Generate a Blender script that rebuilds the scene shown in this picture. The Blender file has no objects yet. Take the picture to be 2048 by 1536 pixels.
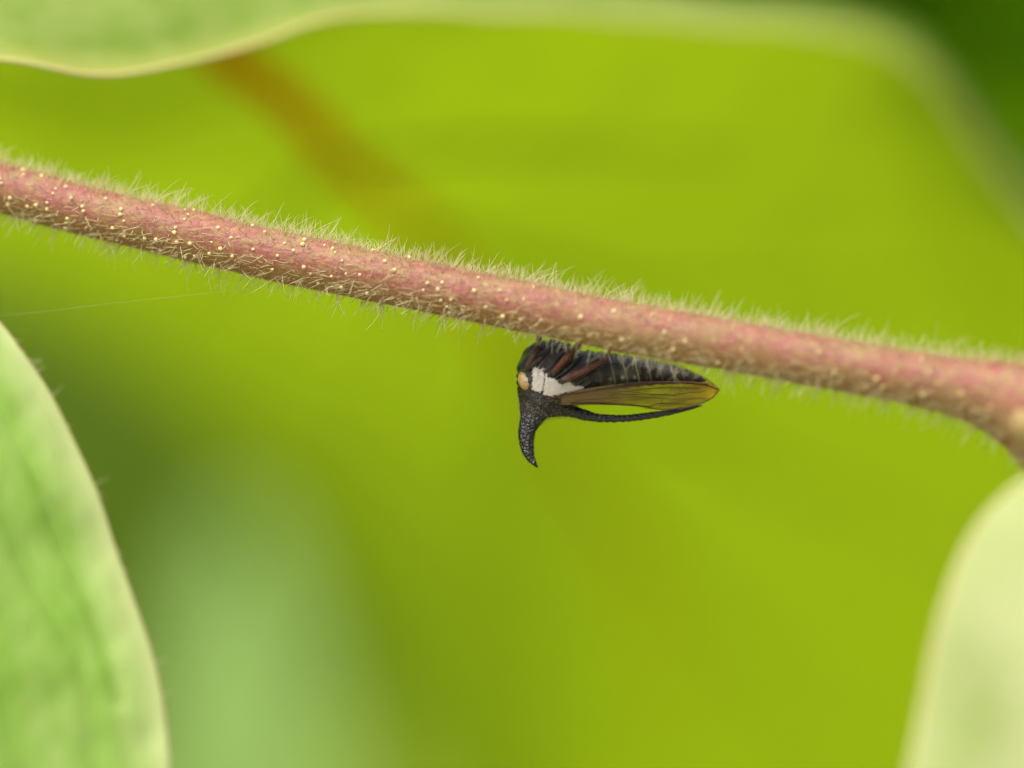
import bpy, bmesh, math, random
import numpy as np
from mathutils import Vector

S = 0.001                      # everything below is modelled in millimetres
rng = np.random.default_rng(7)
random.seed(7)
scene = bpy.context.scene
col = scene.collection

# ------------------------------------------------------------------ camera
D = 160.0                      # mm from lens to the plane of focus
PXMM = 2048 / 36.0             # photo pixels per mm at the plane of focus
cd = bpy.data.cameras.new("camera")
cam = bpy.data.objects.new("camera", cd)
col.objects.link(cam)
cam.location = (0, -D * S, 0)
cam.rotation_euler = (math.radians(90), 0, 0)
cd.sensor_width = 36
cd.lens = 160
cd.clip_start = 0.005
cd.clip_end = 400
cd.dof.use_dof = True
cd.dof.focus_distance = D * S
cd.dof.aperture_fstop = 14.0
scene.camera = cam

# ------------------------------------------------------------------ light: bright overcast day
SUN_EL, SUN_AZ = math.radians(62), math.radians(208)      # azimuth from +Y, clockwise
w = bpy.data.worlds.new("World")
scene.world = w
w.use_nodes = True
nt = w.node_tree
bg = nt.nodes["Background"]
sky = nt.nodes.new("ShaderNodeTexSky")
sky.sky_type = 'NISHITA'
sky.sun_disc = False
sky.sun_elevation = SUN_EL
sky.sun_rotation = SUN_AZ
sky.air_density = 0.6
sky.dust_density = 6.0
sky.ozone_density = 0.0
nt.links.new(sky.outputs[0], bg.inputs[0])
bg.inputs[1].default_value = 0.15
sd = bpy.data.lights.new("sun", 'SUN')
sd.energy = 1.0
sd.angle = math.radians(14)
sd.color = (1.0, 0.96, 0.9)
sun = bpy.data.objects.new("sun", sd)
col.objects.link(sun)
sdir = Vector((math.sin(SUN_AZ) * math.cos(SUN_EL), math.cos(SUN_AZ) * math.cos(SUN_EL), math.sin(SUN_EL)))
sun.rotation_euler = sdir.to_track_quat('Z', 'Y').to_euler()
sun.location = (0, 0, 1)

vs = scene.view_settings
vs.view_transform = 'Standard'
vs.look = 'None'
vs.exposure = 0.76
vs.gamma = 1.0
vs.use_curve_mapping = False
scene.cycles.use_denoising = True
scene.cycles.max_bounces = 10
scene.cycles.transparent_max_bounces = 16
scene.cycles.transmission_bounces = 8

# ------------------------------------------------------------------ helpers
def P(px, py, y=0.0):
    """a photo pixel at depth y (mm behind the plane of focus) -> point in mm"""
    k = (D + y) / D / PXMM
    return np.array([(px - 1024) * k, y, (768 - py) * k])

def proj(v):
    v = np.asarray(v)
    k = D * PXMM / (D + v[..., 1])
    return v[..., 0] * k + 1024, 768 - v[..., 2] * k

def empty(name, base, label=None, cat=None, group=None):
    o = bpy.data.objects.new(name, None)
    col.objects.link(o)
    o.empty_display_size = 0.001
    o.location = Vector(np.array(base) * S)
    o["base"] = [float(b) for b in base]
    if label: o["label"] = label
    if cat: o["category"] = cat
    if group: o["group"] = group
    return o

def base_of(p):
    b = np.zeros(3)
    while p is not None:
        if "base" in p: return np.array(p["base"][:])
        p = p.parent
    return b

def mesh_obj(name, verts, faces, mat, parent=None, smooth=True, kind=None):
    v = (np.asarray(verts, dtype=float) - base_of(parent)) * S
    me = bpy.data.meshes.new(name)
    me.from_pydata(v.tolist(), [], [tuple(int(i) for i in f) for f in faces])
    if smooth: me.polygons.foreach_set("use_smooth", [True] * len(me.polygons))
    for m in (mat if isinstance(mat, (list, tuple)) else [mat]):
        me.materials.append(m)
    me.update()
    o = bpy.data.objects.new(name, me)
    col.objects.link(o)
    if parent is not None: o.parent = parent
    if kind: o["kind"] = kind
    return o

def catmull(pts, n):
    """resample control points (k,d) to n points along a Catmull-Rom curve"""
    pts = np.asarray(pts, float)
    k = len(pts)
    ext = np.vstack([2 * pts[:1] - pts[1:2], pts, 2 * pts[-1:] - pts[-2:-1]])
    u = np.linspace(0, k - 1, n)
    i = np.minimum(u.astype(int), k - 2)
    t = (u - i).reshape((-1,) + (1,) * (pts.ndim - 1))
    p0, p1, p2, p3 = ext[i], ext[i + 1], ext[i + 2], ext[i + 3]
    return 0.5 * (2 * p1 + (p2 - p0) * t + (2 * p0 - 5 * p1 + 4 * p2 - p3) * t ** 2 + (3 * p1 - p0 - 3 * p2 + p3) * t ** 3)

def grid_faces(n, m, wrap=False, off=0):
    f = []
    for a in range(n - 1):
        for b in range(m if wrap else m - 1):
            b2 = (b + 1) % m
            f.append((off + a * m + b, off + a * m + b2, off + (a + 1) * m + b2, off + (a + 1) * m + b))
    return f

def tube(path, rad, sides=10, cap=True):
    path = np.asarray(path, float); n = len(path)
    rad = np.broadcast_to(np.asarray(rad, float), (n,))
    tan = np.gradient(path, axis=0)
    tan /= np.linalg.norm(tan, axis=1)[:, None] + 1e-12
    ref = np.array([0.0, 1.0, 0.0])
    if abs(tan[0] @ ref) > 0.9: ref = np.array([0, 0, 1.0])
    V = []
    for i in range(n):
        a = ref - tan[i] * (ref @ tan[i]); a /= np.linalg.norm(a); ref = a
        b = np.cross(tan[i], a)
        for s in range(sides):
            an = 2 * math.pi * s / sides
            V.append(path[i] + rad[i] * (math.cos(an) * a + math.sin(an) * b))
    F = grid_faces(n, sides, True)
    if cap:
        F.append(tuple(range(sides))[::-1]); F.append(tuple(range((n - 1) * sides, n * sides)))
    return np.array(V), F

def merge(parts):
    V, F, o = [], [], 0
    for v, f in parts:
        V.append(np.asarray(v)); F += [tuple(i + o for i in q) for q in f]; o += len(v)
    return np.vstack(V), F

# ------------------------------------------------------------------ materials
def new_mat(name):
    m = bpy.data.materials.new(name); m.use_nodes = True
    n = m.node_tree.nodes; l = m.node_tree.links
    p = n["Principled BSDF"]; out = n["Material Output"]
    return m, n, l, p, out

def coords(n, l, scale=(1, 1, 1)):
    tc = n.new("ShaderNodeTexCoord")
    mp = n.new("ShaderNodeMapping")
    mp.inputs["Scale"].default_value = [s / S for s in scale]
    l.new(tc.outputs["Object"], mp.inputs["Vector"])
    return mp.outputs[0]

def noise(n, l, vec, scale, detail=4, rough=0.55, dist=0.0):
    t = n.new("ShaderNodeTexNoise")
    t.inputs["Scale"].default_value = scale
    t.inputs["Detail"].default_value = detail
    t.inputs["Roughness"].default_value = rough
    t.inputs["Distortion"].default_value = dist
    l.new(vec, t.inputs["Vector"])
    return t.outputs["Fac"]

def ramp(n, l, fac, stops):
    r = n.new("ShaderNodeValToRGB")
    e = r.color_ramp.elements
    while len(e) < len(stops): e.new(0.5)
    for el, (p, c) in zip(e, stops):
        el.position = p; el.color = (*c, 1)
    l.new(fac, r.inputs[0])
    return r.outputs[0]

def mixc(n, l, fac, a, b):
    m = n.new("ShaderNodeMix"); m.data_type = 'RGBA'
    for s, v in ((0, fac), (6, a), (7, b)):
        if hasattr(v, "links"): l.new(v, m.inputs[s])
        elif s == 0: m.inputs[0].default_value = v
        else: m.inputs[s].default_value = (*v, 1)
    return m.outputs[2]

def bump(n, l, height, dist, strength=1.0, normal=None):
    b = n.new("ShaderNodeBump")
    b.inputs["Distance"].default_value = dist * S
    if hasattr(strength, "links"): l.new(strength, b.inputs["Strength"])
    else: b.inputs["Strength"].default_value = strength
    l.new(height, b.inputs["Height"])
    if normal is not None: l.new(normal, b.inputs["Normal"])
    return b.outputs[0]

def leaf_mat(name, up, up2, under, trans, tfac, rough=0.45, nscale=0.35, stretch=(1, 1, 1), bscale=3.0, bdist=0.06, spec=0.5, pale=(0.46, 0.55, 0.22)):
    """two-sided leaf: waxy upper skin, paler under skin, light passes through"""
    m, n, l, p, out = new_mat(name)
    vec = coords(n, l, stretch)
    f = noise(n, l, vec, nscale, 6, 0.6)
    upc = ramp(n, l, f, [(0.36, up), (0.64, up2)])
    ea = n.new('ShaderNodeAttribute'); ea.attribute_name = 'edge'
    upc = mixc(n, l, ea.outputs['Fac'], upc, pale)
    geo = n.new("ShaderNodeNewGeometry")
    base = mixc(n, l, geo.outputs["Backfacing"], upc, under)
    l.new(base, p.inputs["Base Color"])
    p.inputs["Roughness"].default_value = rough
    p.inputs["Specular IOR Level"].default_value = spec
    nb = bump(n, l, noise(n, l, vec, bscale, 3), bdist, 0.6)
    l.new(nb, p.inputs["Normal"])
    tr = n.new("ShaderNodeBsdfTranslucent")
    f2 = noise(n, l, vec, nscale * 0.3, 3)
    tc = ramp(n, l, f2, [(0.3, tuple(c * 0.93 for c in trans)), (0.7, tuple(min(1, c * 1.05) for c in trans))])
    l.new(tc, tr.inputs["Color"])
    mx = n.new("ShaderNodeMixShader"); mx.inputs[0].default_value = tfac
    l.new(p.outputs[0], mx.inputs[1]); l.new(tr.outputs[0], mx.inputs[2])
    l.new(mx.outputs[0], out.inputs[0])
    return m

def plain_mat(name, c1, c2, rough=0.5, nscale=2.0, bdist=0.0, bscale=8.0, spec=0.5, trans=None, tfac=0.3, stretch=(1, 1, 1)):
    m, n, l, p, out = new_mat(name)
    vec = coords(n, l, stretch)
    l.new(ramp(n, l, noise(n, l, vec, nscale, 5, 0.6), [(0.35, c1), (0.65, c2)]), p.inputs["Base Color"])
    p.inputs["Roughness"].default_value = rough
    p.inputs["Specular IOR Level"].default_value = spec
    if bdist: l.new(bump(n, l, noise(n, l, vec, bscale, 3), bdist), p.inputs["Normal"])
    if trans:
        tr = n.new("ShaderNodeBsdfTranslucent"); tr.inputs[0].default_value = (*trans, 1)
        mx = n.new("ShaderNodeMixShader"); mx.inputs[0].default_value = tfac
        l.new(p.outputs[0], mx.inputs[1]); l.new(tr.outputs[0], mx.inputs[2]); l.new(mx.outputs[0], out.inputs[0])
    return m

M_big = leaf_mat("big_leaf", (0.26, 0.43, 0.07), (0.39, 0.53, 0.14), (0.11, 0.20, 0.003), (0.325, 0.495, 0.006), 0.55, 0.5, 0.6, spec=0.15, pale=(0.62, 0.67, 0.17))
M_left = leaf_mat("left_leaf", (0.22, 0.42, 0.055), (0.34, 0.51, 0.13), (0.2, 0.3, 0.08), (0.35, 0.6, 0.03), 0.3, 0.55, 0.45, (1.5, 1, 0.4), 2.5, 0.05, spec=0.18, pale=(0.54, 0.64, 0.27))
M_right = leaf_mat("right_leaf", (0.38, 0.49, 0.16), (0.50, 0.57, 0.26), (0.3, 0.4, 0.15), (0.5, 0.66, 0.08), 0.3, 0.5, 0.18)
M_far = leaf_mat("far_leaf", (0.11, 0.21, 0.01), (0.15, 0.26, 0.02), (0.15, 0.25, 0.02), (0.24, 0.44, 0.008), 0.3, 0.55, 0.05, bdist=0.0)
M_farpale = leaf_mat("far_pale_leaf", (0.23, 0.43, 0.08), (0.31, 0.49, 0.13), (0.2, 0.3, 0.1), (0.25, 0.42, 0.05), 0.3, 0.5, 0.05, bdist=0.0)
M_farmid = leaf_mat("far_mid_leaf", (0.22, 0.34, 0.02), (0.27, 0.39, 0.035), (0.18, 0.28, 0.03), (0.3, 0.46, 0.01), 0.3, 0.6, 0.05, bdist=0.0, spec=0.1)
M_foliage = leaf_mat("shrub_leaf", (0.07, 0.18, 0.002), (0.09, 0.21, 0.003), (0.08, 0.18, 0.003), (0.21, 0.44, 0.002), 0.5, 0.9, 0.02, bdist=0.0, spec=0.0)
M_midrib = plain_mat("red_vein", (0.46, 0.27, 0.01), (0.50, 0.30, 0.01), 0.6, 0.3, spec=0.1, trans=(0.98, 0.56, 0.006), tfac=0.8)
M_rim = plain_mat("leaf_rim", (0.36, 0.27, 0.11), (0.44, 0.24, 0.14), 0.5, 0.25)
M_rimpale = plain_mat("leaf_rim_pale", (0.55, 0.55, 0.2), (0.6, 0.5, 0.2), 0.5, 0.25)
M_vein = plain_mat("pale_vein", (0.36, 0.48, 0.14), (0.44, 0.54, 0.22), 0.5, 0.5)
M_veinl = plain_mat("green_vein", (0.20, 0.38, 0.05), (0.25, 0.42, 0.08), 0.6, 0.5, spec=0.2)
M_hair = plain_mat("plant_hair", (0.80, 0.76, 0.45), (0.88, 0.84, 0.60), 0.45, 0.6, spec=0.3, trans=(0.90, 0.85, 0.50), tfac=0.5)
M_down = plain_mat("plant_down", (0.60, 0.46, 0.24), (0.70, 0.54, 0.34), 0.6, 0.5, spec=0.2, trans=(0.6, 0.45, 0.2), tfac=0.35)
M_gland = plain_mat("gland", (0.76, 0.62, 0.24), (0.84, 0.73, 0.40), 0.35, 3.0)
M_bark = plain_mat("brown_stem", (0.10, 0.07, 0.03), (0.16, 0.12, 0.05), 0.7, 0.2, 0.3, 0.5)
M_silk = plain_mat("silk", (0.8, 0.8, 0.78), (0.9, 0.9, 0.88), 0.3, 1.0)

# ------------------------------------------------------------------ setting: ground
m, n, l, p, out = new_mat("ground")
vec = coords(n, l)
l.new(ramp(n, l, noise(n, l, vec, 0.012, 8, 0.65), [(0.35, (0.24, 0.21, 0.13)), (0.5, (0.30, 0.27, 0.17)), (0.7, (0.20, 0.22, 0.10))]), p.inputs["Base Color"])
p.inputs["Roughness"].default_value = 0.9
l.new(bump(n, l, noise(n, l, vec, 0.05, 6), 8.0), p.inputs["Normal"])
N = 61
gx = np.sign(np.linspace(-1, 1, N)) * np.abs(np.linspace(-1, 1, N)) ** 3 * 200000
GV = [(x, y, -700 + 14 * math.sin(x * 0.004) * math.cos(y * 0.0031) * math.exp(-(x * x + y * y) / 4e7)) for y in gx for x in gx]
g = mesh_obj("ground", GV, grid_faces(N, N), m, None, kind="structure")

# ------------------------------------------------------------------ leaf sheets from control grids
def sheet(ctrl, n, m):
    """ctrl[row][column] = (px, py, y) -> n x m smooth grid of points"""
    c = np.array([[P(*q) for q in row] for row in ctrl])
    a = catmull(c, n)
    return catmull(a.transpose(1, 0, 2), m).transpose(1, 0, 2)

def normals(G):
    du = np.gradient(G, axis=0); dv = np.gradient(G, axis=1)
    nn = np.cross(du, dv)
    return nn / (np.linalg.norm(nn, axis=2)[..., None] + 1e-12)

def blade(G, mat, parent, flip=False, name="blade", edge=0.0, fade=None):
    n, m = G.shape[:2]
    F = grid_faces(n, m)
    if flip: F = [f[::-1] for f in F]
    o = mesh_obj(name, G.reshape(-1, 3), F, mat, parent)
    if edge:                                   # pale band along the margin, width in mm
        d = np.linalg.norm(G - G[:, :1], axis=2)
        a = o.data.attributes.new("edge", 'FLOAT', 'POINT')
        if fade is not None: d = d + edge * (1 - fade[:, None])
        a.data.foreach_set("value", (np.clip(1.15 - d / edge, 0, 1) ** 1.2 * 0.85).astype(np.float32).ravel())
    return o

def gauss_wave(G, amp, scale, seed):
    r = np.random.default_rng(seed); h = np.zeros(G.shape[:2])
    for _ in range(18):
        k = r.normal(size=3) * scale; ph = r.uniform(0, 6.28)
        h += np.sin(G @ k + ph)
    return h / 4.2 * amp

# ---- the big leaf overhead: drooping margin in front, glowing underside behind
ctrl = [  # each row: front margin, droop, ridge, blade ..., far edge
 [(-700, -20, 5), (-740, -200, 10), (-760, -380, 20), (-720, 60, 48), (-620, 260, 68), (-500, 400, 86), (-420, 470, 96)],
 [(-300, 70, 4), (-310, -110, 9), (-330, -360, 20), (-300, 80, 44), (-260, 300, 66), (-180, 440, 86), (-120, 520, 98)],
 [(0, 122, 4.5), (-5, -80, 9), (-30, -350, 21), (0, 100, 41), (0, 320, 64), (40, 500, 86), (80, 600, 100)],
 [(240, 147, 6), (236, -50, 10), (225, -330, 23), (235, 110, 39), (235, 400, 64), (255, 610, 88), (280, 720, 102)],
 [(500, 92, 11), (498, -60, 15), (490, -270, 25), (480, 110, 36), (470, 470, 64), (460, 760, 90), (455, 890, 104)],
 [(745, 22, 18), (744, -60, 21), (740, -160, 28), (720, 110, 36), (690, 600, 66), (650, 990, 92), (630, 1170, 104)],
 [(1000, 27, 24), (1000, -15, 27), (1000, -65, 31), (985, 120, 38), (920, 700, 66), (830, 1280, 92), (800, 1500, 104)],
 [(1300, 46, 30), (1300, 14, 32), (1300, -18, 35), (1295, 150, 42), (1230, 800, 64), (1130, 1500, 88), (1080, 1800, 98)],
 [(1600, 74, 36), (1606, 40, 37.5), (1612, 10, 39.5), (1590, 170, 46), (1570, 850, 62), (1520, 1560, 82), (1500, 1880, 90)],
 [(1750, 112, 39), (1770, 80, 40.5), (1786, 48, 42), (1745, 210, 47), (1800, 880, 61), (1860, 1560, 78), (1890, 1900, 86)],
 [(1840, 176, 41), (1866, 158, 42.5), (1886, 140, 44), (1840, 290, 48), (2010, 920, 60), (2180, 1560, 74), (2260, 1880, 82)],
 [(1915, 270, 43), (1942, 258, 44.5), (1963, 248, 46), (1930, 390, 49), (2200, 980, 60), (2450, 1500, 72), (2560, 1780, 80)],
 [(2010, 400, 45), (2032, 388, 46.5), (2052, 372, 48), (2050, 500, 50), (2350, 1020, 60), (2650, 1450, 70), (2780, 1660, 78)],
 [(2180, 590, 47), (2200, 575, 48), (2230, 560, 49), (2250, 650, 51), (2480, 1040, 59), (2800, 1400, 68), (2950, 1560, 74)],
]
leaf = empty("leaf", P(430, 60, 33), "large yellow-green leaf seen from below with pale drooping margin and reddish midrib", "leaf", "leaves of the plant")
def lift(i_):                                       # depth added per column of control points
    a_ = np.array([0, 0, 0, 0, -9, 20, 46.0]); b_ = np.array([-8, -8, -8, -5, 9, 44, 70.0]); c_ = np.array([-9, -9, -9, -6, 22, 60, 92.0])
    return a_ + (b_ - a_) * np.clip((i_ - 3.5) / 2.5, 0, 1) + (c_ - b_) * np.clip((i_ - 7) / 3, 0, 1)
ctrl = [[(q[0], q[1], q[2] + lift(i_)[j]) for j, q in enumerate(r)] for i_, r in enumerate(ctrl)]
for i_, r in enumerate(ctrl):                       # the droop dies away along the far margin
    f_ = float(np.interp(i_, [7, 9.5], [1.0, 0.5])); R_ = np.array(r[2])
    r[0] = tuple(R_ + (np.array(r[0]) - R_) * f_); r[1] = tuple(R_ + (np.array(r[1]) - R_) * f_)
G = sheet(ctrl, 150, 120)
nn = normals(G)
G = G + nn * gauss_wave(G, 0.10, 0.5, 3)[..., None]
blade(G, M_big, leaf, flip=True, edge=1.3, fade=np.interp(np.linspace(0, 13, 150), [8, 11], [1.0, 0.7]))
rim = G[:, 0]
V, F = tube(rim, 0.08, 8); mesh_obj("margin", V, F, M_rimpale, leaf)

def on_blade(G, px, py, lo=38):
    """point of the blade behind the ridge that this pixel looks at"""
    sub = G[:, lo:].reshape(-1, 3)
    qx, qy = proj(sub)
    i = np.argmin((qx - px) ** 2 + (qy - py) ** 2)
    return sub[i]

mid_px = [(250, -190), (330, -80), (390, 0), (450, 95), (560, 190), (690, 300), (800, 400), (880, 480), (1000, 640), (1130, 860), (1260, 1120), (1390, 1420)]
mp = catmull([on_blade(G, *q) for q in mid_px], 90)
pass
k = np.linspace(0, 1, len(mp))
for _ in range(6): mp[1:-1] = (mp[:-2] + mp[1:-1] * 2 + mp[2:]) / 4
V, F = tube(mp + np.array([0, -0.35, -0.2]), np.interp(k, [0, .2, .45, .65, 1], [1.0, 0.95, 0.6, 0.3, 0.18]), 14)
mesh_obj("midrib", V, F, M_midrib, leaf)
M_sidevein = plain_mat("side_vein", (0.24, 0.29, 0.02), (0.28, 0.31, 0.02), 0.5, 0.3, trans=(0.5, 0.6, 0.01), tfac=0.6)
for a, b, c in (((700, 310), (1000, 300), (1500, 330)), ((850, 450), (1250, 560), (1850, 560)), ((690, 300), (480, 500), (300, 640)),
                ((1020, 670), (1500, 900), (2040, 1150)), ((860, 460), (760, 760), (680, 1000)), ((1150, 900), (1450, 1250), (1750, 1536))):
    q = catmull([on_blade(G, *a), on_blade(G, *b), on_blade(G, *c)], 30)
    q = np.array([on_blade(G, *[float(t) for t in proj(r)]) for r in q])
    for _ in range(8): q[1:-1] = (q[:-2] + q[1:-1] * 2 + q[2:]) / 4
    V, F = tube(q + np.array([0, -0.2, -0.1]), np.linspace(0.26, 0.10, len(q)), 8)
    mesh_obj("side_vein", V, F, M_sidevein, leaf)

# ---- left leaf: upper face, edge towards the insect
E = [(-190, 430, -1.5), (-90, 545, -2), (0, 646, -2.5), (43, 703, -3), (97, 783, -3.3), (146, 880, -3.6), (195, 990, -4), (231, 1099, -4.3), (268, 1203, -4.8),
     (298, 1288, -5.2), (320, 1373, -5.6), (332, 1453, -6), (338, 1540, -6.5), (325, 1720, -7.5), (270, 1950, -9), (150, 2200, -11), (-40, 2420, -13), (-240, 2560, -14)]
C = catmull([(-190, 400, -1.5), (-330, 800, -5), (-420, 1300, -9), (-440, 1900, -12), (-400, 2600, -14)], len(E))
Lft = catmull([(-195, 400, -1.5), (-700, 900, -3), (-1050, 1400, -6), (-1080, 2000, -10), (-560, 2560, -14)], len(E))
ctrl = []
for e, c, f in zip(E, C, Lft):
    e = np.array(e, float); d = (c - e); L = np.hypot(d[0], d[1]) + 1e-6
    w1 = min(0.3, 62 / L); w2 = min(0.5, 150 / L)
    r1 = e + d * w1; r1[2] = e[2] - 0.35 * min(1, L / 300)
    r2 = e + d * w2; r2[2] = e[2] - 1.0 * min(1, L / 300)
    r3 = e + d * 0.65; r3[2] = (e[2] + c[2]) / 2 - 1.6 * min(1, L / 300)
    ctrl.append([tuple(e), tuple(r1), tuple(r2), tuple(r3), tuple(c), tuple((c + f) / 2 - np.array([0, 0, 1.0])), tuple(f)])
leaf2 = empty("leaf", P(-420, 2600, -14), "green leaf with quilted surface, curved pale edge and thin brownish rim, beside the thread", "leaf", "leaves of the plant")
G = sheet(ctrl, 170, 130)
nn = normals(G)
sgn = -1.0 if nn[80, 60, 1] > 0 else 1.0
qx, qy = proj(G)
vein_px = [[(-440, 700), (-100, 860), (0, 996), (79, 1178), (158, 1312), (189, 1483), (200, 1700)],
           [(-440, 1000), (-200, 1150), (-60, 1290), (20, 1450), (60, 1650)],
           [(-350, 560), (-120, 640), (-20, 760), (50, 900), (110, 1040), (175, 1190), (235, 1400)]]
disp = gauss_wave(G, 0.06, 1.0, 5) + gauss_wave(G, 0.035, 2.2, 6)
vein3 = []
for vp in vein_px:
    q = catmull(vp, 60)
    d2 = np.min((qx[..., None] - q[:, 0]) ** 2 + (qy[..., None] - q[:, 1]) ** 2, axis=-1)
    disp = disp - 0.20 * np.exp(-d2 / (2 * 17.0 ** 2)) + 0.12 * np.exp(-d2 / (2 * 48.0 ** 2))
edgefade = np.clip(np.linspace(0, 10, G.shape[1]), 0, 1)[None, :]
G = G + nn * sgn * (disp * edgefade)[..., None]
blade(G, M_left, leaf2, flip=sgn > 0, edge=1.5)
V, F = tube(G[:, 0] + np.array([0.0, 0.05, 0]), 0.03, 8); mesh_obj("margin", V, F, M_rim, leaf2)
flat = G.reshape(-1, 3); fx, fy = qx.ravel(), qy.ravel()
for vp in vein_px:
    q = catmull(vp, 50)
    pts = np.array([flat[np.argmin((fx - a) ** 2 + (fy - b) ** 2)] for a, b in q])
    for _ in range(6): pts[1:-1] = (pts[:-2] + 2 * pts[1:-1] + pts[2:]) / 4
    V, F = tube(pts + np.array([0, 0.05, 0]), np.linspace(0.12, 0.06, len(pts)), 8)
    mesh_obj("side_vein", V, F, M_veinl, leaf2)
ci = int(G.shape[1] * 4 / 6)
V, F = tube(G[4:, ci] + np.array([0, 0.25, 0]), np.linspace(0.1, 0.7, G.shape[0] - 4), 10); mesh_obj("midrib", V, F, M_vein, leaf2)
pet = catmull([G[-1, ci], P(-380, 3000, -10), P(-200, 3600, 4)], 20)
V, F = tube(pet, 0.8, 12); mesh_obj("petiole", V, F, M_vein, leaf2)
# fringe of fine hairs along the margin
parts = []
for i in range(8, 120):
    for _ in range(int(rng.random() < 0.16)):
        o = G[i, 0]; d = np.array([0.8, rng.normal(0, .3), 0.35]) + rng.normal(0, .35, 3)
        d /= np.linalg.norm(d); L = rng.uniform(0.15, 0.75)
        pth = np.array([o, o + d * L * .5 + [0, 0, -.02], o + d * L + [0, 0, -.1 * L]])
        parts.append(tube(pth, [0.013, 0.01, 0.004], 3, False))
V, F = merge(parts); mesh_obj("margin_hairs", V, F, M_hair, leaf2, kind="stuff")

# ---- right leaf: pale, close to the lens
E = [(2260, 868, -10.5), (2150, 892, -11), (2048, 944, -11.5), (2002, 977, -11.7), (1955, 1025, -12), (1921, 1078, -12.2), (1892, 1145, -12.5), (1868, 1222, -12.8),
     (1849, 1303, -13), (1832, 1399, -13.3), (1813, 1495, -13.7), (1802, 1560, -14), (1785, 1750, -15), (1800, 2000, -16), (1880, 2250, -17), (2020, 2450, -18), (2240, 2600, -18)]
E = [(a + 14, b + 12, c) for a, b, c in E]
C = catmull([(2330, 820, -10), (2330, 1150, -15), (2300, 1600, -18), (2290, 2200, -19), (2300, 2700, -18)], len(E))
Rt = catmull([(2420, 850, -10), (2680, 1150, -11), (2860, 1600, -13), (2800, 2200, -15), (2380, 2650, -18)], len(E))
ctrl = []
for e, c, f in zip(E, C, Rt):
    e = np.array(e, float); d = c - e; L = np.hypot(d[0], d[1]) + 1e-6
    r1 = e + d * 0.16; r1[2] = e[2] - 1.3
    r2 = e + d * 0.5; r2[2] = (e[2] + c[2]) / 2 - 1.5
    ctrl.append([tuple(e), tuple(r1), tuple(r2), tuple(c), tuple((c + f) / 2), tuple(f)])
leaf3 = empty("leaf", P(2330, 820, -10), "pale yellow-green leaf below the stem fork, smooth and strongly out of focus", "leaf", "leaves of the plant")
G = sheet(ctrl, 110, 80)
nn = normals(G); sgn = -1.0 if nn[55, 30, 1] > 0 else 1.0
G = G + nn * sgn * (gauss_wave(G, 0.07, 0.4, 11) * np.clip(np.linspace(0, 8, 80), 0, 1)[None, :])[..., None]
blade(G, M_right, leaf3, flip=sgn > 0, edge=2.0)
V, F = tube(G[:, 0], 0.09, 8); mesh_obj("margin", V, F, M_rimpale, leaf3)
ci = int(80 * 3 / 5)
V, F = tube(G[:, ci] + np.array([0, .3, 0]), np.linspace(0.7, 0.15, G.shape[0]), 10); mesh_obj("midrib", V, F, M_vein, leaf3)
pet = catmull([G[0, ci], P(2330, 780, -9), P(2260, 745, -6.5), P(2190, 760, -5.6)], 20)
V, F = tube(pet, 0.75, 12); mesh_obj("petiole", V, F, M_vein, leaf3)

# ------------------------------------------------------------------ the hairy stem
top = np.array([(-900, 100), (-400, 215), (0, 325), (122, 357), (244, 389), (366, 413), (488, 446), (744, 499), (988, 549), (1244, 602), (1488, 644), (1768, 694), (1928, 716), (2048, 722), (2130, 700)], float)
bot = np.array([(-900, 200), (-400, 318), (0, 427), (122, 460), (244, 490), (366, 520), (488, 550), (744, 604), (988, 653), (1244, 705), (1488, 748), (1634, 774), (1768, 800), (1901, 829), (1982, 856), (2048, 905), (2130, 990)], float)
xs = np.linspace(-900, 2130, 420)
ty = np.interp(xs, top[:, 0], top[:, 1]); by = np.interp(xs, bot[:, 0], bot[:, 1])
ker = np.ones(21) / 21
sm = lambda a: np.convolve(np.pad(a, 10, mode='reflect', reflect_type='odd'), ker, mode='valid')
ty, by = sm(ty), sm(by)
def stem_y(px): return -0.17 * (px - 760) / PXMM
cen = np.array([P(x, (a + b) / 2, stem_y(x)) for x, a, b in zip(xs, ty, by)])
rad = (by - ty) / 2 / PXMM * (D + stem_y(xs)) / D * 0.972
tan = np.gradient(cen, axis=0); tan /= np.linalg.norm(tan, axis=1)[:, None]
upv = np.array([0, 0, 1.0]); NZ = upv - tan * (tan @ upv)[:, None]; NZ /= np.linalg.norm(NZ, axis=1)[:, None]
NF = np.cross(tan, NZ); NF *= np.where(NF[:, 1:2] > 0, -1, 1)            # towards the camera
def stem_pt(i, phi, r=1.0):
    """surface point at station i (float) and angle phi from the top towards the camera"""
    i0 = np.clip(np.floor(i).astype(int), 0, len(xs) - 2); t = (i - i0)[..., None]
    c = cen[i0] * (1 - t) + cen[i0 + 1] * t; rr = rad[i0] * (1 - t[..., 0]) + rad[i0 + 1] * t[..., 0]
    z = NZ[i0]; f = NF[i0]
    d = np.cos(phi)[..., None] * z + np.sin(phi)[..., None] * f
    return c + d * (rr * r)[..., None], d, tan[i0]

m, n, l, p, out = new_mat("stem_skin")
vec = coords(n, l, (0.45, 1, 1))
f1 = noise(n, l, vec, 1.1, 5, 0.65, 0.6)
pink = ramp(n, l, f1, [(0.30, (0.30, 0.20, 0.08)), (0.44, (0.30, 0.15, 0.09)), (0.57, (0.31, 0.10, 0.085)), (0.70, (0.30, 0.165, 0.08))])
f2 = noise(n, l, coords(n, l, (0.6, 1, 1)), 5.0, 4)
c2 = mixc(n, l, ramp(n, l, f2, [(0.50, (0, 0, 0)), (0.66, (0.7, 0.7, 0.7))]), pink, (0.37, 0.27, 0.09))
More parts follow.
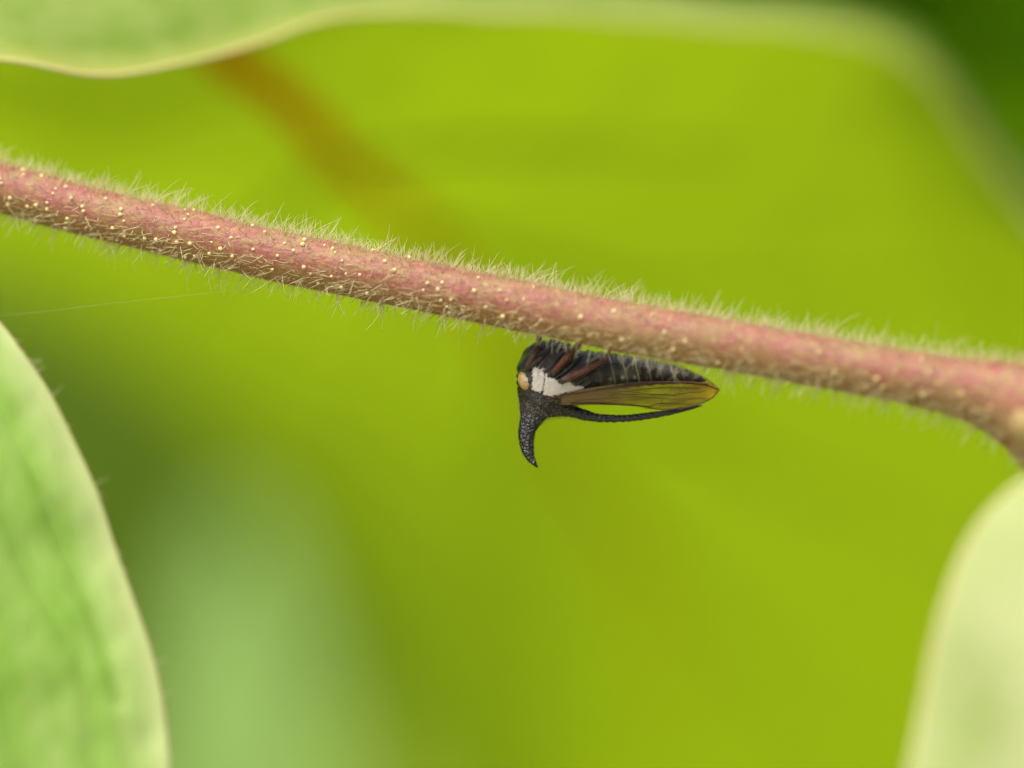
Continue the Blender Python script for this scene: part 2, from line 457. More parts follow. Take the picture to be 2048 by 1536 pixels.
# redness gives way to olive towards the underside
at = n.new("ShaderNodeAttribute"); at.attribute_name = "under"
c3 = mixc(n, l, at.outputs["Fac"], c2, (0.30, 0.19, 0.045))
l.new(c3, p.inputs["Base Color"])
p.inputs["Roughness"].default_value = 0.5
p.inputs["Specular IOR Level"].default_value = 0.3
l.new(bump(n, l, noise(n, l, vec, 6, 4), 0.06, 0.8), p.inputs["Normal"])
M_stem = m

stem = empty("hairy_stem", P(2190, 900, -5.6), "pinkish hairy stem with yellow gland dots crossing above the insect", "stem")
SIDES = 64
phi = np.linspace(0, 2 * math.pi, SIDES, endpoint=False)
V = []; U = []
for i in range(len(xs)):
    pt, d, _ = stem_pt(np.full(SIDES, float(min(i, len(xs) - 1.001))), phi)
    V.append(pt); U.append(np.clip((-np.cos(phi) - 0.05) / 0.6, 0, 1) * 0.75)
V = np.array(V); hv = gauss_wave(V, 0.018, 2.2, 21)
V = V + (V - cen[:, None]) * hv[..., None]
nV = V.reshape(-1, 3); U = np.array(U).ravel()
F = grid_faces(len(xs), SIDES, True) + [tuple(range(SIDES))[::-1]]
mp = catmull([P(2230, -1500, -6), P(2210, 0, -6), P(2190, 760, -5.6), P(2200, 1600, -5), P(2230, 3000, -2), P(2300, 9000, 30), P(2400, 39000, 60)], 120)
V2, F2 = tube(mp, np.linspace(1.5, 2.6, 120), 32)
Vm, Fm = merge([(nV, F), (V2, F2)])
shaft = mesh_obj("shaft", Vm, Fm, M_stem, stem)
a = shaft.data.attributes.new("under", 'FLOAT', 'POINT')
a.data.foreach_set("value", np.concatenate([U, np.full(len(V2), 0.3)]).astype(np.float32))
# bud in the fork
bp = catmull([P(2085, 905, -6.0), P(2062, 872, -6.4), P(2046, 842, -6.7), P(2040, 818, -6.8)], 14)
V, F = tube(bp, [0.3, .42, .5, .55, .57, .58, .57, .54, .5, .44, .36, .27, .16, .04], 16)
mesh_obj("bud", V, F, plain_mat("bud_skin", (0.34, 0.25, 0.08), (0.40, 0.30, 0.12), 0.6, 1.5), stem)

# gland dots, read off the photograph
Z5 = [(130,235),(160,275),(290,285),(15,318),(48,358),(40,412),(160,490),(25,548),(160,548),(310,560),(372,548),(445,525),(465,582),(450,395),(455,440),(515,378),(605,478),(848,475),(715,550),(738,592),(1005,568),(1018,615),(1068,672),(640,660),(640,695),(640,740),(395,672),(1210,495),(1215,528),(1462,562),(1512,548),(1508,605),(1505,648),(1472,722),(1480,765),(1778,715),(1912,803),(1785,845),(1630,860),(1527,850),(1870,900),(1110,803),(1058,840),(935,822),(1002,735),(1272,822),(1360,828),(1410,918),(1345,932),(1620,975),(1800,945),(1980,965),(2005,690),(1690,965),(1545,965)]
Z6 = [(82,252),(275,352),(405,320),(412,360),(370,415),(67,410),(268,462),(630,325),(650,393),(685,427),(940,400),(767,500),(1085,498),(1188,573),(500,558),(265,582),(568,615),(735,635),(838,612),(945,618),(835,725),(1045,775),(645,695),(1480,683),(1588,678),(1577,735),(1470,745),(1235,458),(1835,630),(1855,745),(2045,740),(1630,830),(1705,825),(1990,885),(1720,935),(1690,885),(575,365)]
Z7 = [(230,378),(205,488),(80,495),(95,635),(690,632),(920,582),(1220,608),(1368,645),(1370,760),(1060,820),(1775,825),(1550,830),(1480,900),(330,730),(395,660),(235,655),(2010,900),(1870,685),(1855,1010),(610,520)]
Z8 = [(1090,690),(1425,770),(980,740),(1340,860),(1610,850),(1240,590),(590,480),(510,540),(670,690),(1040,810),(1320,690),(1500,700),(1750,700),(1850,960)]
GL = [(x / 4.096, 280 + y / 4.096) for x, y in Z5] + [(500 + x / 4.096, 400 + y / 4.096) for x, y in Z6] + \
     [(1000 + x / 4.096, 480 + y / 4.096) for x, y in Z7] + [(1500 + x / 3.737, 560 + y / 3.737) for x, y in Z8]
bm = bmesh.new()
bmesh.ops.create_icosphere(bm, subdivisions=1, radius=1.0 * S)
gl_me = bpy.data.meshes.new("gland"); bm.to_mesh(gl_me); bm.free()
gl_me.polygons.foreach_set("use_smooth", [True] * len(gl_me.polygons)); gl_me.materials.append(M_gland)
sx_, sy_ = proj(cen)
sb = base_of(stem)
for gx_, gy_ in GL:
    i = np.interp(gx_, sx_, np.arange(len(xs)))
    i = np.interp(gx_ - (gy_ - np.interp(gx_, sx_, sy_)) * 0.18, sx_, np.arange(len(xs)))
    half = np.interp(i, np.arange(len(xs)), rad) * PXMM / 0.972
    off = np.clip((gy_ - np.interp(gx_, sx_, sy_)) / half, -0.97, 0.97)
    ph = math.acos(-off)
    pt, d, _ = stem_pt(np.array([float(i)]), np.array([ph]))
    r = 0.055 + 0.042 * rng.random() ** 1.4
    o = bpy.data.objects.new("gland", gl_me); col.objects.link(o); o.parent = stem
    o.location = Vector((pt[0] + d[0] * r * 0.25 - sb) * S); o.scale = (r, r, r * rng.uniform(.85, 1.1))
    o.rotation_euler = tuple(rng.uniform(0, 6, 3))

# the coat of hairs
def hair_coat(count):
    parts = []
    nst = len(xs)
    while len(parts) < count:
        i = rng.uniform(60, nst - 2); px = np.interp(i, np.arange(nst), xs)
        ph = rng.uniform(-math.pi, math.pi); a = abs(ph)
        if ph < 0 and 0.7 < a < 2.4 and rng.random() < 0.7: continue      # hidden back, sparser
        topness = math.exp(-(a / 0.6) ** 2); low = 1 / (1 + math.exp(-(a - 1.95) / 0.16))
        dens = 0.10 + 0.80 * topness + 0.75 * low * (0.22 if a > 2.55 else 0.62)
        if rng.random() > dens: continue
        pt, d, t = stem_pt(np.array([i]), np.array([ph])); pt, d, t = pt[0], d[0], t[0]
        side = np.cross(t, d)
        u = rng.random()
        if a < 1.1:
            L = rng.uniform(0.22, 0.5) if u < .66 else (rng.uniform(.5, .85) if u < .94 else rng.uniform(.85, 1.25))
            lean = rng.normal(-0.08, 0.28) + (0.5 if u > .9 else 0); rad_w = 1.0
        elif a < 1.75:
            L = rng.uniform(0.25, 0.7); lean = rng.normal(0.0, 1.0); rad_w = 0.45
        elif a < 2.6:
            L = rng.uniform(0.2, 0.65); lean = rng.normal(-0.85, 0.7); rad_w = 0.55
        else:
            L = rng.uniform(0.3, 0.7) if u < .8 else rng.uniform(.7, 1.05); lean = rng.normal(-0.35, 0.35); rad_w = 1.0
        if a > 2.3 and 1050 < px < 1330: L *= 0.8
        dr = d * rad_w + t * lean + side * rng.normal(0, 0.28); dr /= np.linalg.norm(dr)
        bend = t * rng.normal(0.05, 0.22) + side * rng.normal(0, .15) + np.array([0, 0, -0.05])
        s = np.linspace(0, 1, 5)[:, None]
        pth = pt - d * 0.02 + dr * L * s + bend * L * s ** 2
        r0 = rng.uniform(0.009, 0.0155)
        parts.append(tube(pth, r0 * np.array([1.15, 1.0, .85, .6, .22]), 3, False))
    return merge(parts)
def down_coat(count):
    parts = []; nst = len(xs)
    for _ in range(count):
        i = rng.uniform(80, nst - 2); ph = rng.uniform(0.1, 2.9) if rng.random() < .8 else rng.uniform(-3.1, 0)
        pt, d, t = stem_pt(np.array([i]), np.array([ph])); pt, d, t = pt[0], d[0], t[0]
        dr = d * 0.45 + t * rng.normal(-0.3, 0.8) + np.cross(t, d) * rng.normal(0, .5); dr /= np.linalg.norm(dr)
        L = rng.uniform(0.10, 0.30)
        parts.append(tube(np.array([pt - d * .01, pt + dr * L * .55, pt + dr * L - d * L * .18]), np.array([.008, .0065, .003]) * rng.uniform(.8, 1.3), 3, False))
    return merge(parts)
V, F = down_coat(6500)
mesh_obj("down", V, F, M_down, stem, kind="stuff")
V, F = hair_coat(5000)
mesh_obj("hairs", V, F, M_hair, stem, kind="stuff")

# ------------------------------------------------------------------ the treehopper
YM = 0.60                                    # depth of its mid-plane
hopper = empty("treehopper", P(1078, 668, 0.3), "small black treehopper with white flank patch, amber wings and curved horns hanging under stem", "insect")

def loft_x(st, y0=YM, sides=28):
    """st: (px, py_top, py_bottom, half width mm)"""
    st = catmull(st, 60); V = []
    for x, a, b, hw in st:
        t = P(x, a, y0); q = P(x, b, y0); c = (t + q) / 2; h = max(abs(t[2] - q[2]) / 2, 0.012); hw = max(hw, 0.012)
        for s in range(sides):
            an = 2 * math.pi * s / sides
            V.append(c + np.array([0, hw * math.cos(an), h * math.sin(an)]))
    F = grid_faces(60, sides, True) + [tuple(range(sides))[::-1], tuple(range(59 * sides, 60 * sides))]
    return np.array(V), F

def loft_z(st, sides=28, power=1.0):
    """st: (py, px_front, px_back, y centre, half width y)"""
    st = catmull(st, 70); V = []
    for y_, a, b, yc, hw in st:
        t = P(a, y_, YM + yc); q = P(b, y_, YM + yc); c = (t + q) / 2; h = max(abs(t[0] - q[0]) / 2, 0.012); hw = max(hw, 0.012)
        for s in range(sides):
            an = 2 * math.pi * s / sides
            V.append(c + np.array([h * math.cos(an), hw * math.sin(an), 0]))
    F = grid_faces(70, sides, True) + [tuple(range(sides))[::-1], tuple(range(69 * sides, 70 * sides))]
    return np.array(V), F

shapes = [
    loft_x([(1033.5, 738, 775, .3), (1036, 724, 790, .6), (1043, 710, 806, .88), (1054, 695, 816, 1.02), (1070, 684, 824, 1.1), (1105, 678, 826, 1.12), (1130, 684, 818, 1.08), (1160, 692, 803, .98)]),
    loft_x([(1110, 694, 815, .95), (1160, 699, 799, .98), (1200, 703, 786, .9), (1250, 709, 777, .78), (1300, 718, 771, .6), (1345, 730, 768, .40), (1375, 741, 766.5, .25), (1398, 751, 765, .12), (1414, 759, 764, .02)]),
    loft_z([(782, 1036, 1105, 0, 1.0), (800, 1038, 1120, 0, 1.02), (812, 1039.5, 1122, 0, .98), (822, 1040.5, 1112, 0, .88), (830, 1042, 1100, 0, .7)]),
    loft_x([(1085, 800, 836, .85), (1108, 803, 833.5, .72), (1124, 807, 832.5, .55), (1146, 811, 835, .36), (1170, 819, 841, .22), (1200, 827.5, 844.3, .17), (1248, 829.3, 844, .15), (1297, 824.6, 838.5, .13), (1346, 817.8, 829, .10), (1383, 812, 819.5, .06), (1400, 810, 814, .035), (1408, 810.2, 811.6, .015)]),
]
hst = [(806, 1039, 1112, .40, .55), (820, 1040, 1107, .47, .46), (832, 1041, 1097, .53, .40), (842, 1039.5, 1087, .58, .35), (852, 1038, 1078.5, .62, .31), (864, 1037, 1071, .67, .27), (876, 1037.7, 1068, .71, .24), (888, 1039.5, 1066.8, .75, .21), (900, 1043, 1067, .79, .18), (910, 1047.5, 1068, .82, .15), (918, 1053, 1070, .84, .12), (926, 1060.5, 1072.8, .86, .08), (932, 1068.5, 1075.3, .87, .045), (935.5, 1075.5, 1077, .88, .02)]
for sg in (-1, 1):
    shapes.append(loft_z([(a, b, c, sg * d, e) for a, b, c, d, e in hst]))
V, F = merge(shapes)
me = bpy.data.meshes.new("tmp"); me.from_pydata(V.tolist(), [], F)
tmp = bpy.data.objects.new("tmp", me); col.objects.link(tmp)
bm = bmesh.new(); bm.from_mesh(me); bmesh.ops.recalc_face_normals(bm, faces=bm.faces); bm.to_mesh(me); bm.free()
md = tmp.modifiers.new("r", 'REMESH'); md.mode = 'VOXEL'; md.voxel_size = 0.026
ms = tmp.modifiers.new("s", 'SMOOTH'); ms.factor = 0.5; ms.iterations = 3
dg = bpy.context.evaluated_depsgraph_get()
ev = bpy.data.meshes.new_from_object(tmp.evaluated_get(dg))
bpy.data.objects.remove(tmp)
BV = np.empty(len(ev.vertices) * 3); ev.vertices.foreach_get("co", BV); BV = BV.reshape(-1, 3)
BN = np.empty(len(ev.vertices) * 3); ev.vertices.foreach_get("normal", BN); BN = BN.reshape(-1, 3)
BF = [tuple(p_.vertices) for p_ in ev.polygons]
bx, by_ = proj(BV)
def in_poly(x, y, poly):
    inside = np.zeros(len(x), bool); j = len(poly) - 1
    for i in range(len(poly)):
        xi, yi = poly[i]; xj, yj = poly[j]
        c = ((yi > y) != (yj > y)) & (x < (xj - xi) * (y - yi) / (yj - yi + 1e-9) + xi)
        inside ^= c; j = i
    return inside
zp = [(345, 480), (375, 460), (395, 490), (440, 472), (432, 510), (462, 528), (475, 555), (530, 562), (560, 602), (650, 590), (690, 625), (772, 630), (745, 652), (600, 677), (500, 707), (432, 692), (440, 662), (390, 672), (345, 645), (352, 560)]
wp = [(980 + a / 4.096, 620 + b / 4.096) for a, b in zp]
white = in_poly(bx + rng.normal(0, 1.0, len(bx)), by_ + rng.normal(0, 1.0, len(bx)), wp) & (np.abs(BV[:, 1] - YM) > 0.3)
# segment ridges of the abdomen, seams of the thorax
ringx = [1198, 1226, 1251, 1275, 1299, 1322, 1345, 1366]
abd = (bx > 1165) & (by_ < 800)
ring = np.zeros(len(BV))
for r, rk in zip(ringx, (.15, .45, .6, 1.0, .55, .25, .4, .2)):
    ring = np.maximum(ring, rk * np.exp(-((bx - r - 7 * np.sin((by_ - 745) / 30)) / 1.9) ** 2))
ring[~abd] = 0
seg = np.where(abd, np.sin((bx - 1198) / 24.5 * 2 * math.pi), 0) * 0.02
seam = np.exp(-((bx - 1088 - 2 * np.sin((by_ - 740) / 9)) / 1.6) ** 2) * ((by_ > 735) & (by_ < 786))
strk = np.sin((bx * 0.62 + by_ * 0.78) / 13 * 2 * math.pi + 1.2 * np.sin(by_ / 11)) * (bx < 1185) * (by_ < 775) * ~white
pitz = ((by_ > 790) & (bx < 1165) | (by_ > 806)) & ~white
BV = BV + BN * (ring * 0.025 + seg - seam * 0.035 + strk * 0.022 + pitz * np.clip(gauss_wave(BV[None], 0.014, 34.0, 77)[0], -.012, .02) * np.where(bx > 1165, .75 * np.clip((1390 - bx) / 60, 0, 1), np.clip((928 - by_) / 12, 0, 1)))[:, None]

C = np.tile([0.010, 0.008, 0.006], (len(BV), 1)); RO = np.full(len(BV), 0.32); PIT = np.zeros(len(BV))
mott = 0.5 + 0.5 * np.clip(gauss_wave(BV[None], 1.0, 5.0, 31)[0], -1, 1)
thor = (bx < 1175) & (by_ < 790)
C[thor] = np.array([0.016, 0.014, 0.010]) + np.outer(mott[thor] ** 3, [0.04, 0.038, 0.028])
C[abd] = np.array([0.016, 0.016, 0.013]) + np.outer(mott[abd] ** 2, [0.07, 0.07, 0.058]); RO[abd] = 0.16; RO[thor] = 0.13
cw = np.exp(-((by_ - (757 - (bx - 1180) * 0.02)) / 4.0) ** 2) * np.clip(np.sin((bx - 1190) / 24.5 * 2 * math.pi), 0, 1) ** 2 * mott * abd * (bx < 1315)
C = C * (1 - cw[:, None]) + np.outer(cw, [.42, .42, .38])
dk = thor[:, None] * np.clip(strk, 0, 1)[:, None] ** 2
C = C * (1 - dk) + np.array([.05, .045, .034]) * dk
C = C * (1 - ring[:, None] * .8) + np.array([.34, .32, .22]) * ring[:, None] * .8
pron = (by_ > 786) & (bx < 1165) | (by_ > 806)
C[pron] = [0.005, 0.005, 0.006]; PIT[pron] = 1.0; RO[pron] = 0.14
fuzz = pron & (by_ < 826) & (bx < 1165)
C[fuzz] = [0.014, 0.012, 0.006]; RO[fuzz] = 0.4; PIT[fuzz] = .7
proc = (bx > 1150) & (by_ > 806)
C[proc] = [0.004, 0.006, 0.007]; RO[proc] = .14; PIT[proc] = 1.0
C[white] = [0.80, 0.77, 0.70]; RO[white] = 0.8; PIT[white] = 0
C[white & (seam > .5)] = [0.25, 0.2, 0.15]
m, n, l, p, out = new_mat("insect_cuticle")
at = n.new("ShaderNodeAttribute"); at.attribute_name = "surface_colour"
pit = n.new("ShaderNodeAttribute"); pit.attribute_name = "pitted"
ro = n.new("ShaderNodeAttribute"); ro.attribute_name = "rough"
vec = coords(n, l)
l.new(at.outputs["Color"], p.inputs["Base Color"]); l.new(ro.outputs["Fac"], p.inputs["Roughness"])
vo = n.new("ShaderNodeTexVoronoi"); vo.inputs["Scale"].default_value = 11.0; l.new(vec, vo.inputs["Vector"])
wv = noise(n, l, coords(n, l, (1, 1, 1.6)), 9.0, 3, 0.6, 1.2)
b1 = bump(n, l, vo.outputs["Distance"], 0.045, pit.outputs["Fac"])
b2 = bump(n, l, wv, 0.06, 0.6, b1)
l.new(b2, p.inputs["Normal"])
sp = n.new("ShaderNodeMath"); sp.operation = 'MULTIPLY_ADD'; sp.inputs[1].default_value = 0.3; sp.inputs[2].default_value = 0.45
l.new(pit.outputs["Fac"], sp.inputs[0]); l.new(sp.outputs[0], p.inputs["Specular IOR Level"])
body = mesh_obj("body", BV, BF, m, hopper)
for nm, arr, ty_ in (("surface_colour", np.hstack([C, np.ones((len(C), 1))]), 'FLOAT_COLOR'), ("pitted", PIT, 'FLOAT'), ("rough", RO, 'FLOAT')):
    at_ = body.data.attributes.new(nm, ty_, 'POINT')
    at_.data.foreach_set("color" if ty_ == 'FLOAT_COLOR' else "value", arr.astype(np.float32).ravel())

# eyes
m, n, l, p, out = new_mat("eye")
tc = n.new("ShaderNodeTexCoord"); 
gr = n.new("ShaderNodeAttribute"); gr.attribute_name = "surface_colour"
l.new(gr.outputs["Color"], p.inputs["Base Color"]); p.inputs["Roughness"].default_value = 0.28
p.inputs["Coat Weight"].default_value = 0.3
M_eye = m
for sg in (-1, 1):
    c = P(1049, 762, YM + sg * 0.86); V = []; nu, nv = 20, 28
    for a in range(nu):
        th = math.pi * a / (nu - 1)
        for b in range(nv):
            an = 2 * math.pi * b / nv
            lx, lz, ly = 0.225 * math.sin(th) * math.cos(an), 0.335 * math.sin(th) * math.sin(an), 0.20 * math.cos(th)
            t = math.radians(20)
            V.append(c + np.array([lx * math.cos(t) + lz * math.sin(t) * -1 * -0.0 + lz * -math.sin(t), ly * sg, lx * math.sin(t) + lz * math.cos(t)]))
    V = np.array(V)
    o = mesh_obj("eye", V, grid_faces(nu, nv, True), M_eye, hopper)
    ex, ey = proj(V)
    dd = np.hypot(ex - 1050.5, ey - 764)
    cc = np.tile([0.46, 0.31, 0.09], (len(V), 1))
    glint_w = np.exp(-(np.hypot((ex - 1052.5) / 6, (ey - 759) / 8)) ** 2)[:, None]; cc = cc * (1 - glint_w) + np.array([.66, .58, .42]) * glint_w  # the eye's highlight, painted into its colour as a creamy spot
    pw = np.exp(-(dd / 1.8) ** 2)[:, None]; cc = cc * (1 - pw) + np.array([.16, .05, .04]) * pw
    pa = o.data.attributes.new("surface_colour", 'FLOAT_COLOR', 'POINT')
    pa.data.foreach_set("color", np.hstack([cc, np.ones((len(cc), 1))]).astype(np.float32).ravel())

# legs
M_femur = plain_mat("femur", (0.030, 0.026, 0.02), (0.055, 0.045, 0.035), 0.3, 4.0, 0.02, 12)
M_tibia = plain_mat("tibia", (0.08, 0.022, 0.006), (0.17, 0.05, 0.014), 0.33, 5.0, 0.05, 9)
M_foreleg = plain_mat("foreleg", (0.05, 0.022, 0.01), (0.075, 0.032, 0.014), 0.35, 4.0, 0.02, 12)
LEGS = [  # coxa, knee, foot, claw ; (px, py, y offset from mid-plane on the near side), widths, stem angle of the claw
    ((1096, 704, -.75), (1053, 737, -1.12), (1077, 692, -1.0), (1075, 666, -.85), (.15, .13, .07), M_foreleg),
    ((1146, 708, -.80), (1103, 748, -1.22), (1154, 691, -1.22), (1160, 676, -1.2), (.17, .125, .065), M_tibia),
    ((1196, 718, -.80), (1120, 764, -1.22), (1208, 722, -1.22), (1222, 700, -1.35), (.18, .12, .065), M_tibia),
]
for sg in (1, -1):
    for cx, kn, ft, cl, (wf, wt, wc), mt in LEGS:
        q = [P(a, b, YM + sg * c) for a, b, c in (cx, kn, ft, cl)]
        if sg < 0: q[2] = P(ft[0] + 6, ft[1] + 4, YM + 0.5); q[3] = P(cl[0], cl[1] - 22, stem_y(cl[0]) + 0.92)
        fe = tube(catmull([q[0], (q[0] + q[1]) / 2 + [0, -.04 * sg, 0], q[1]], 14), np.interp(np.linspace(0, 1, 14), [0, .3, .8, 1], [wf * .7, wf, wf * .9, wf * .6]), 12)
        ti = tube(catmull([q[1], (q[1] + q[2]) / 2 + [0, -.05 * sg, 0], q[2]], 14), np.interp(np.linspace(0, 1, 14), [0, .15, .6, 1], [wt * .55, wt * .8, wt, wt * .6]), 12)
        ta = tube(catmull([q[2], (q[2] + q[3]) / 2, q[3]], 10), np.linspace(wc * 1.1, wc * .5, 10), 8)
        V, F = merge([fe, ti, ta])
        o = mesh_obj("leg", V, F, [M_femur, mt], hopper)
        nf = len(fe[1])
        o.data.polygons.foreach_set("material_index", [0 if i < nf else 1 for i in range(len(F))])

# wings
m, n, l, p, out = new_mat("wing_membrane")
at = n.new("ShaderNodeAttribute"); at.attribute_name = "along"
tint = ramp(n, l, at.outputs["Fac"], [(0.0, (0.55, 0.40, 0.20)), (0.40, (0.74, 0.58, 0.22)), (0.6, (0.96, 0.86, 0.24)), (1.0, (0.90, 0.70, 0.16))])
memb = ramp(n, l, at.outputs["Fac"], [(0.0, (0.22, 0.11, 0.035)), (0.4, (0.26, 0.18, 0.05)), (0.7, (0.50, 0.40, 0.05)), (1.0, (0.55, 0.36, 0.06))])
opq = ramp(n, l, at.outputs["Fac"], [(0.0, (0.8, 0.8, 0.8)), (0.35, (0.5, 0.5, 0.5)), (0.55, (0.14, 0.14, 0.14)), (1.0, (0.20, 0.20, 0.20))])
cl_ = ramp(n, l, noise(n, l, coords(n, l, (0.5, 1, 2.5)), 2.2, 4), [(0.40, (0.62, 0.56, 0.50)), (0.60, (1, 1, 1))])
mm_ = n.new('ShaderNodeMix'); mm_.data_type = 'RGBA'; mm_.blend_type = 'MULTIPLY'; mm_.inputs[0].default_value = 1.0
l.new(tint, mm_.inputs[6]); l.new(cl_, mm_.inputs[7]); tint = mm_.outputs[2]
l.new(memb, p.inputs["Base Color"]); p.inputs["Roughness"].default_value = 0.3
vec = coords(n, l)
l.new(bump(n, l, noise(n, l, coords(n, l, (0.4, 1, 1.6)), 8, 3), 0.05, 0.8), p.inputs["Normal"])
tp = n.new("ShaderNodeBsdfTransparent"); l.new(tint, tp.inputs[0])
mx = n.new("ShaderNodeMixShader"); l.new(opq, mx.inputs[0]); l.new(tp.outputs[0], mx.inputs[1]); l.new(p.outputs[0], mx.inputs[2])
gl = n.new("ShaderNodeBsdfGlossy"); gl.inputs["Roughness"].default_value = 0.18
l.new(bump(n, l, noise(n, l, coords(n, l, (0.5, 1, 1.8)), 7, 3), 0.06, 0.9), gl.inputs["Normal"]); gl.inputs[0].default_value = (1, 1, 1, 1)
fr = n.new("ShaderNodeFresnel"); fr.inputs[0].default_value = 1.35
mx2 = n.new("ShaderNodeMixShader"); l.new(fr.outputs[0], mx2.inputs[0]); l.new(mx.outputs[0], mx2.inputs[1]); l.new(gl.outputs[0], mx2.inputs[2])
l.new(mx2.outputs[0], out.inputs[0])
M_wing = m
M_wvein = plain_mat("wing_vein", (0.045, 0.02, 0.008), (0.09, 0.035, 0.012), 0.4, 3.0)

z4 = lambda a, b: (1150 + a / 6.827, 660 + b / 6.827)
up_edge = [(1088, 796), (1120, 788), (1170, 777.5), (1224, 769.5), (1275, 765), (1322, 762), (1370, 762), (1410, 765), (1432, 772), (1439, 779)]
lo_edge = [(1089, 798), (1106, 807), (1128, 809.5), (1156, 809.5), (1200, 808), (1261, 810), (1297, 816.5), (1334, 819), (1370, 815.5), (1400, 808.5), (1425, 796), (1439, 780)]
up_far = [(1088, 796), (1120, 784), (1170, 765), (1224, 740), (1270, 724), (1305, 719), (1346, 726), (1395, 748), (1420, 762), (1439, 779)]
def wing_y(px, py, sg):
    s = np.clip((px - 1087) / 352, 0, 1); t = np.clip((815 - py) / 50, 0, 1.3)
    return YM + sg * (0.06 + (1 - s) ** 0.75 * (0.50 + 0.66 * t ** 0.8))
def make_wing(sg, ue):
    wroot = mesh_w = None
    a = catmull(ue, 80); b = catmull(lo_edge, 80); V = []; A = []
    for i in range(80):
        for j in range(16):
            t = j / 15; q = a[i] * (1 - t) + b[i] * t
            V.append(P(q[0], q[1], wing_y(q[0], q[1], sg) - sg * 0.05 * math.sin(math.pi * t) * -1)); A.append((q[0] - 1087) / 352)
    o = mesh_obj("forewing", np.array(V), grid_faces(80, 16), M_wing, hopper)
    at_ = o.data.attributes.new("along", 'FLOAT', 'POINT'); at_.data.foreach_set("value", np.array(A, np.float32))
    return o
def vein(o, pts, r, sg):
    c = catmull(pts, 40)
    q = np.array([P(x, y, wing_y(x, y, sg) + sg * 0.03) for x, y in c])
    V, F = tube(q, 1.05 * np.linspace(r, r * .7, 40), 6)
    mesh_obj("vein", V, F, M_wvein, o)
near = make_wing(-1, up_edge)
VP = [([z4(*q) for q in s], r) for s, r in (
    ([(0, 870), (600, 775), (1000, 740), (1500, 720), (1800, 755), (1950, 812)], .030),
    ([(150, 880), (700, 835), (1100, 795), (1480, 790), (1700, 800)], .016),
    ([(100, 910), (700, 885), (1150, 882), (1350, 892), (1480, 870), (1560, 850)], .013),
    ([(0, 965), (500, 925), (900, 912), (1200, 937), (1500, 940), (1750, 930)], .013),
    ([(0, 1000), (400, 995), (900, 1035), (1030, 1040), (1100, 1015), (1190, 1000), (1600, 1010), (1800, 960)], .013),
    ([(1480, 792), (1485, 812), (1480, 835)], .013), ([(1350, 892), (1362, 915), (1360, 937)], .013), ([(1190, 940), (1182, 970), (1190, 1000)], .013),
    ([(1560, 850), (1700, 850), (1800, 820)], .011), ([(700, 835), (900, 862), (1150, 882)], .011),
    ([(-60, 1005), (400, 1015), (950, 1045), (1080, 1075), (1300, 1082), (1650, 1030), (1850, 940), (1960, 830)], .018))]
for s, r in VP: vein(near, s, r, -1)
vein(near, [(1088, 798), (1115, 793), (1150, 786)], .05, -1)
vein(near, [(1250, 768), (1320, 765.5), (1370, 765.5), (1415, 769)], .06, -1)
far = make_wing(1, up_far)
vein(far, up_far, .02, 1)
vein(far, lo_edge, .016, 1)

# short golden bristles on the pronotum and horn base
parts = []
sel = np.where(pron & (by_ < 850) & (bx < 1170))[0]
for i in rng.choice(sel, 650):
    o = BV[i]; d = BN[i] + rng.normal(0, .35, 3) + np.array([0.3, 0, -0.35]); d /= np.linalg.norm(d)
    L = rng.uniform(0.06, 0.17)
    parts.append(tube(np.array([o, o + d * L * .5, o + d * L + [0.01, 0, -.01]]), [.004, .0035, .0015], 3, False))
V, F = merge(parts)
mesh_obj("bristles", V, F, plain_mat("bristle", (0.22, 0.18, 0.07), (0.32, 0.27, 0.14), 0.4, 3.0), hopper, kind="stuff")

# waxy white down fraying the outline of the flank patch
wi = np.where(white & (BV[:, 1] < YM))[0]
parts = []
for i in rng.choice(wi, 700):
    o = BV[i]; d = BN[i] * 0.35 + np.array([0.75, 0, 0.1]) + rng.normal(0, .4, 3); d /= np.linalg.norm(d)
    L = rng.uniform(0.05, 0.13)
    parts.append(tube(np.array([o, o + d * L * .5, o + d * L - BN[i] * .015]), [.0065, .0055, .002], 3, False))
V, F = merge(parts)
mesh_obj("waxy_down", V, F, plain_mat("wax", (0.76, 0.73, 0.66), (0.84, 0.81, 0.74), 0.7, 3.0), hopper, kind="stuff")

# ------------------------------------------------------------------ silk thread
q = catmull([P(-220, 655, -2.2), P(0, 632, -1.6), P(120, 619, -1.0), P(255, 603, 0.2), P(430, 585, 0.8), P(585, 566, 0.9)], 60)
V, F = tube(q, 0.0009, 5)
o = mesh_obj("silk_thread", V, F, M_silk)
o["label"] = "single fine silk strand stretched between green leaf edge and stem"; o["category"] = "thread"

# ------------------------------------------------------------------ background leaves
def simple_leaf(L, W, bend=0.25, cup=0.25, n=14, m=9):
    V = []
    for i in range(n):
        t = i / (n - 1); w_ = W * math.sin(math.pi * min(1, t * 0.92 + 0.04)) ** 0.8 * (1 - 0.25 * t)
        for j in range(m):
            s = -1 + 2 * j / (m - 1)
            V.append((s * w_ / 2, t * L * (1 - 0.1 * bend), -bend * L * t * t + cup * abs(s) * w_ * 0.4))
    return np.array(V), grid_faces(n, m)

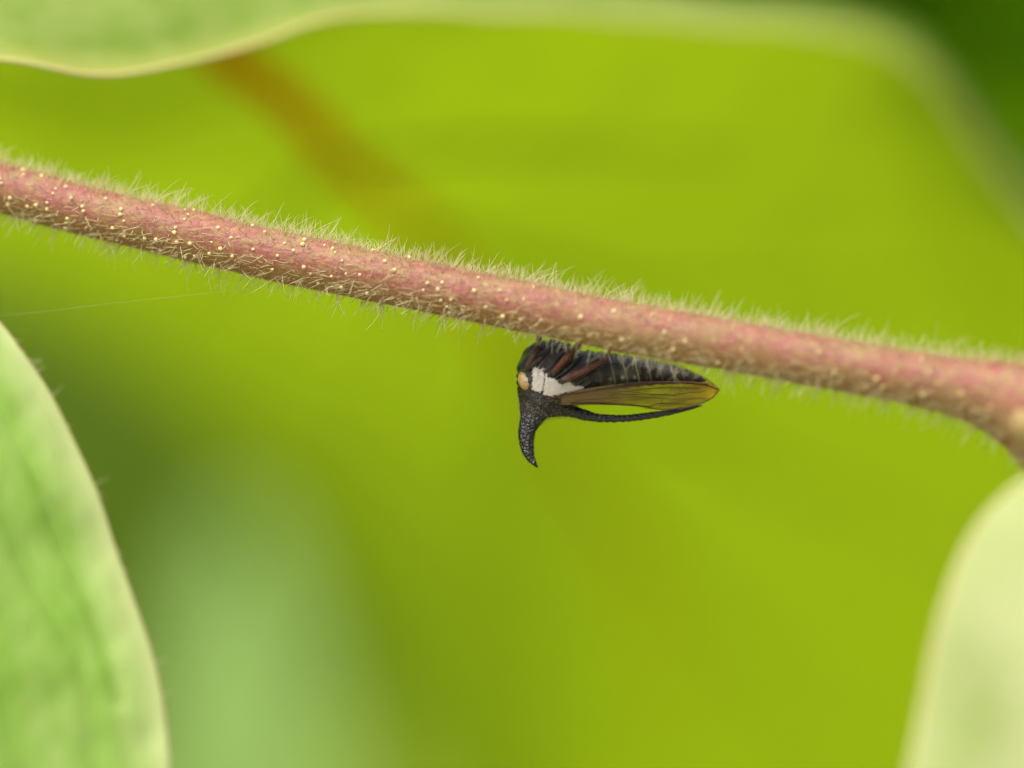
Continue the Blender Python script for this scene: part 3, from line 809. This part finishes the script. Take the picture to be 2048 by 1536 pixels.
def place_leaf(name, base, direction, facing, L, W, mat, label, group, bend=0.2):
    e = empty(name, base, label, "leaf", group)
    y = np.array(direction, float); y /= np.linalg.norm(y)
    z = np.array(facing, float); z -= y * (z @ y); z /= np.linalg.norm(z)
    x = np.cross(y, z); R = np.array([x, y, z])
    V, F = simple_leaf(L, W, bend)
    mesh_obj("blade", V @ R + base, F, mat, e)
    mid = V.reshape(14, 9, 3)[:, 4] + [0, 0, -0.3]
    tv, tf = tube(mid, np.linspace(L * .012, L * .004, 14), 6); mesh_obj("midrib", tv @ R + base, tf, mat, e)
    tv, tf = tube(np.array([[0, 0, 0], [0, -L * .15, -L * .03], [0, -L * .3, -L * .1]]), L * .012, 6); mesh_obj("petiole", tv @ R + base, tf, mat, e)
    return e
place_leaf("leaf", P(430, 2480, 205), (0.03, -0.1, 0.8), (0.05, -0.55, 0.85), 58, 22, M_farpale, "soft grey-green leaf far behind, below the dark gap", "leaves behind the plant")
place_leaf("leaf", P(150, 2700, 230), (-0.1, 0.1, 0.8), (0.0, -0.6, 0.8), 52, 38, M_farpale, "second soft grey-green leaf, far behind the quilted leaf", "leaves behind the plant")
place_leaf("leaf", P(1150, 2050, 340), (-0.38, 0.1, 0.8), (0.1, -0.6, 0.8), 96, 60, M_farmid, "green leaf far behind, under the tip of the big leaf", "leaves behind the plant")
place_leaf("leaf", P(-250, 350, 240), (0.45, 0.1, -0.7), (-0.2, -0.8, -0.5), 70, 48, M_far, "dark leaf hanging far behind, above the grey-green leaves", "leaves behind the plant")

# shrub mass behind everything
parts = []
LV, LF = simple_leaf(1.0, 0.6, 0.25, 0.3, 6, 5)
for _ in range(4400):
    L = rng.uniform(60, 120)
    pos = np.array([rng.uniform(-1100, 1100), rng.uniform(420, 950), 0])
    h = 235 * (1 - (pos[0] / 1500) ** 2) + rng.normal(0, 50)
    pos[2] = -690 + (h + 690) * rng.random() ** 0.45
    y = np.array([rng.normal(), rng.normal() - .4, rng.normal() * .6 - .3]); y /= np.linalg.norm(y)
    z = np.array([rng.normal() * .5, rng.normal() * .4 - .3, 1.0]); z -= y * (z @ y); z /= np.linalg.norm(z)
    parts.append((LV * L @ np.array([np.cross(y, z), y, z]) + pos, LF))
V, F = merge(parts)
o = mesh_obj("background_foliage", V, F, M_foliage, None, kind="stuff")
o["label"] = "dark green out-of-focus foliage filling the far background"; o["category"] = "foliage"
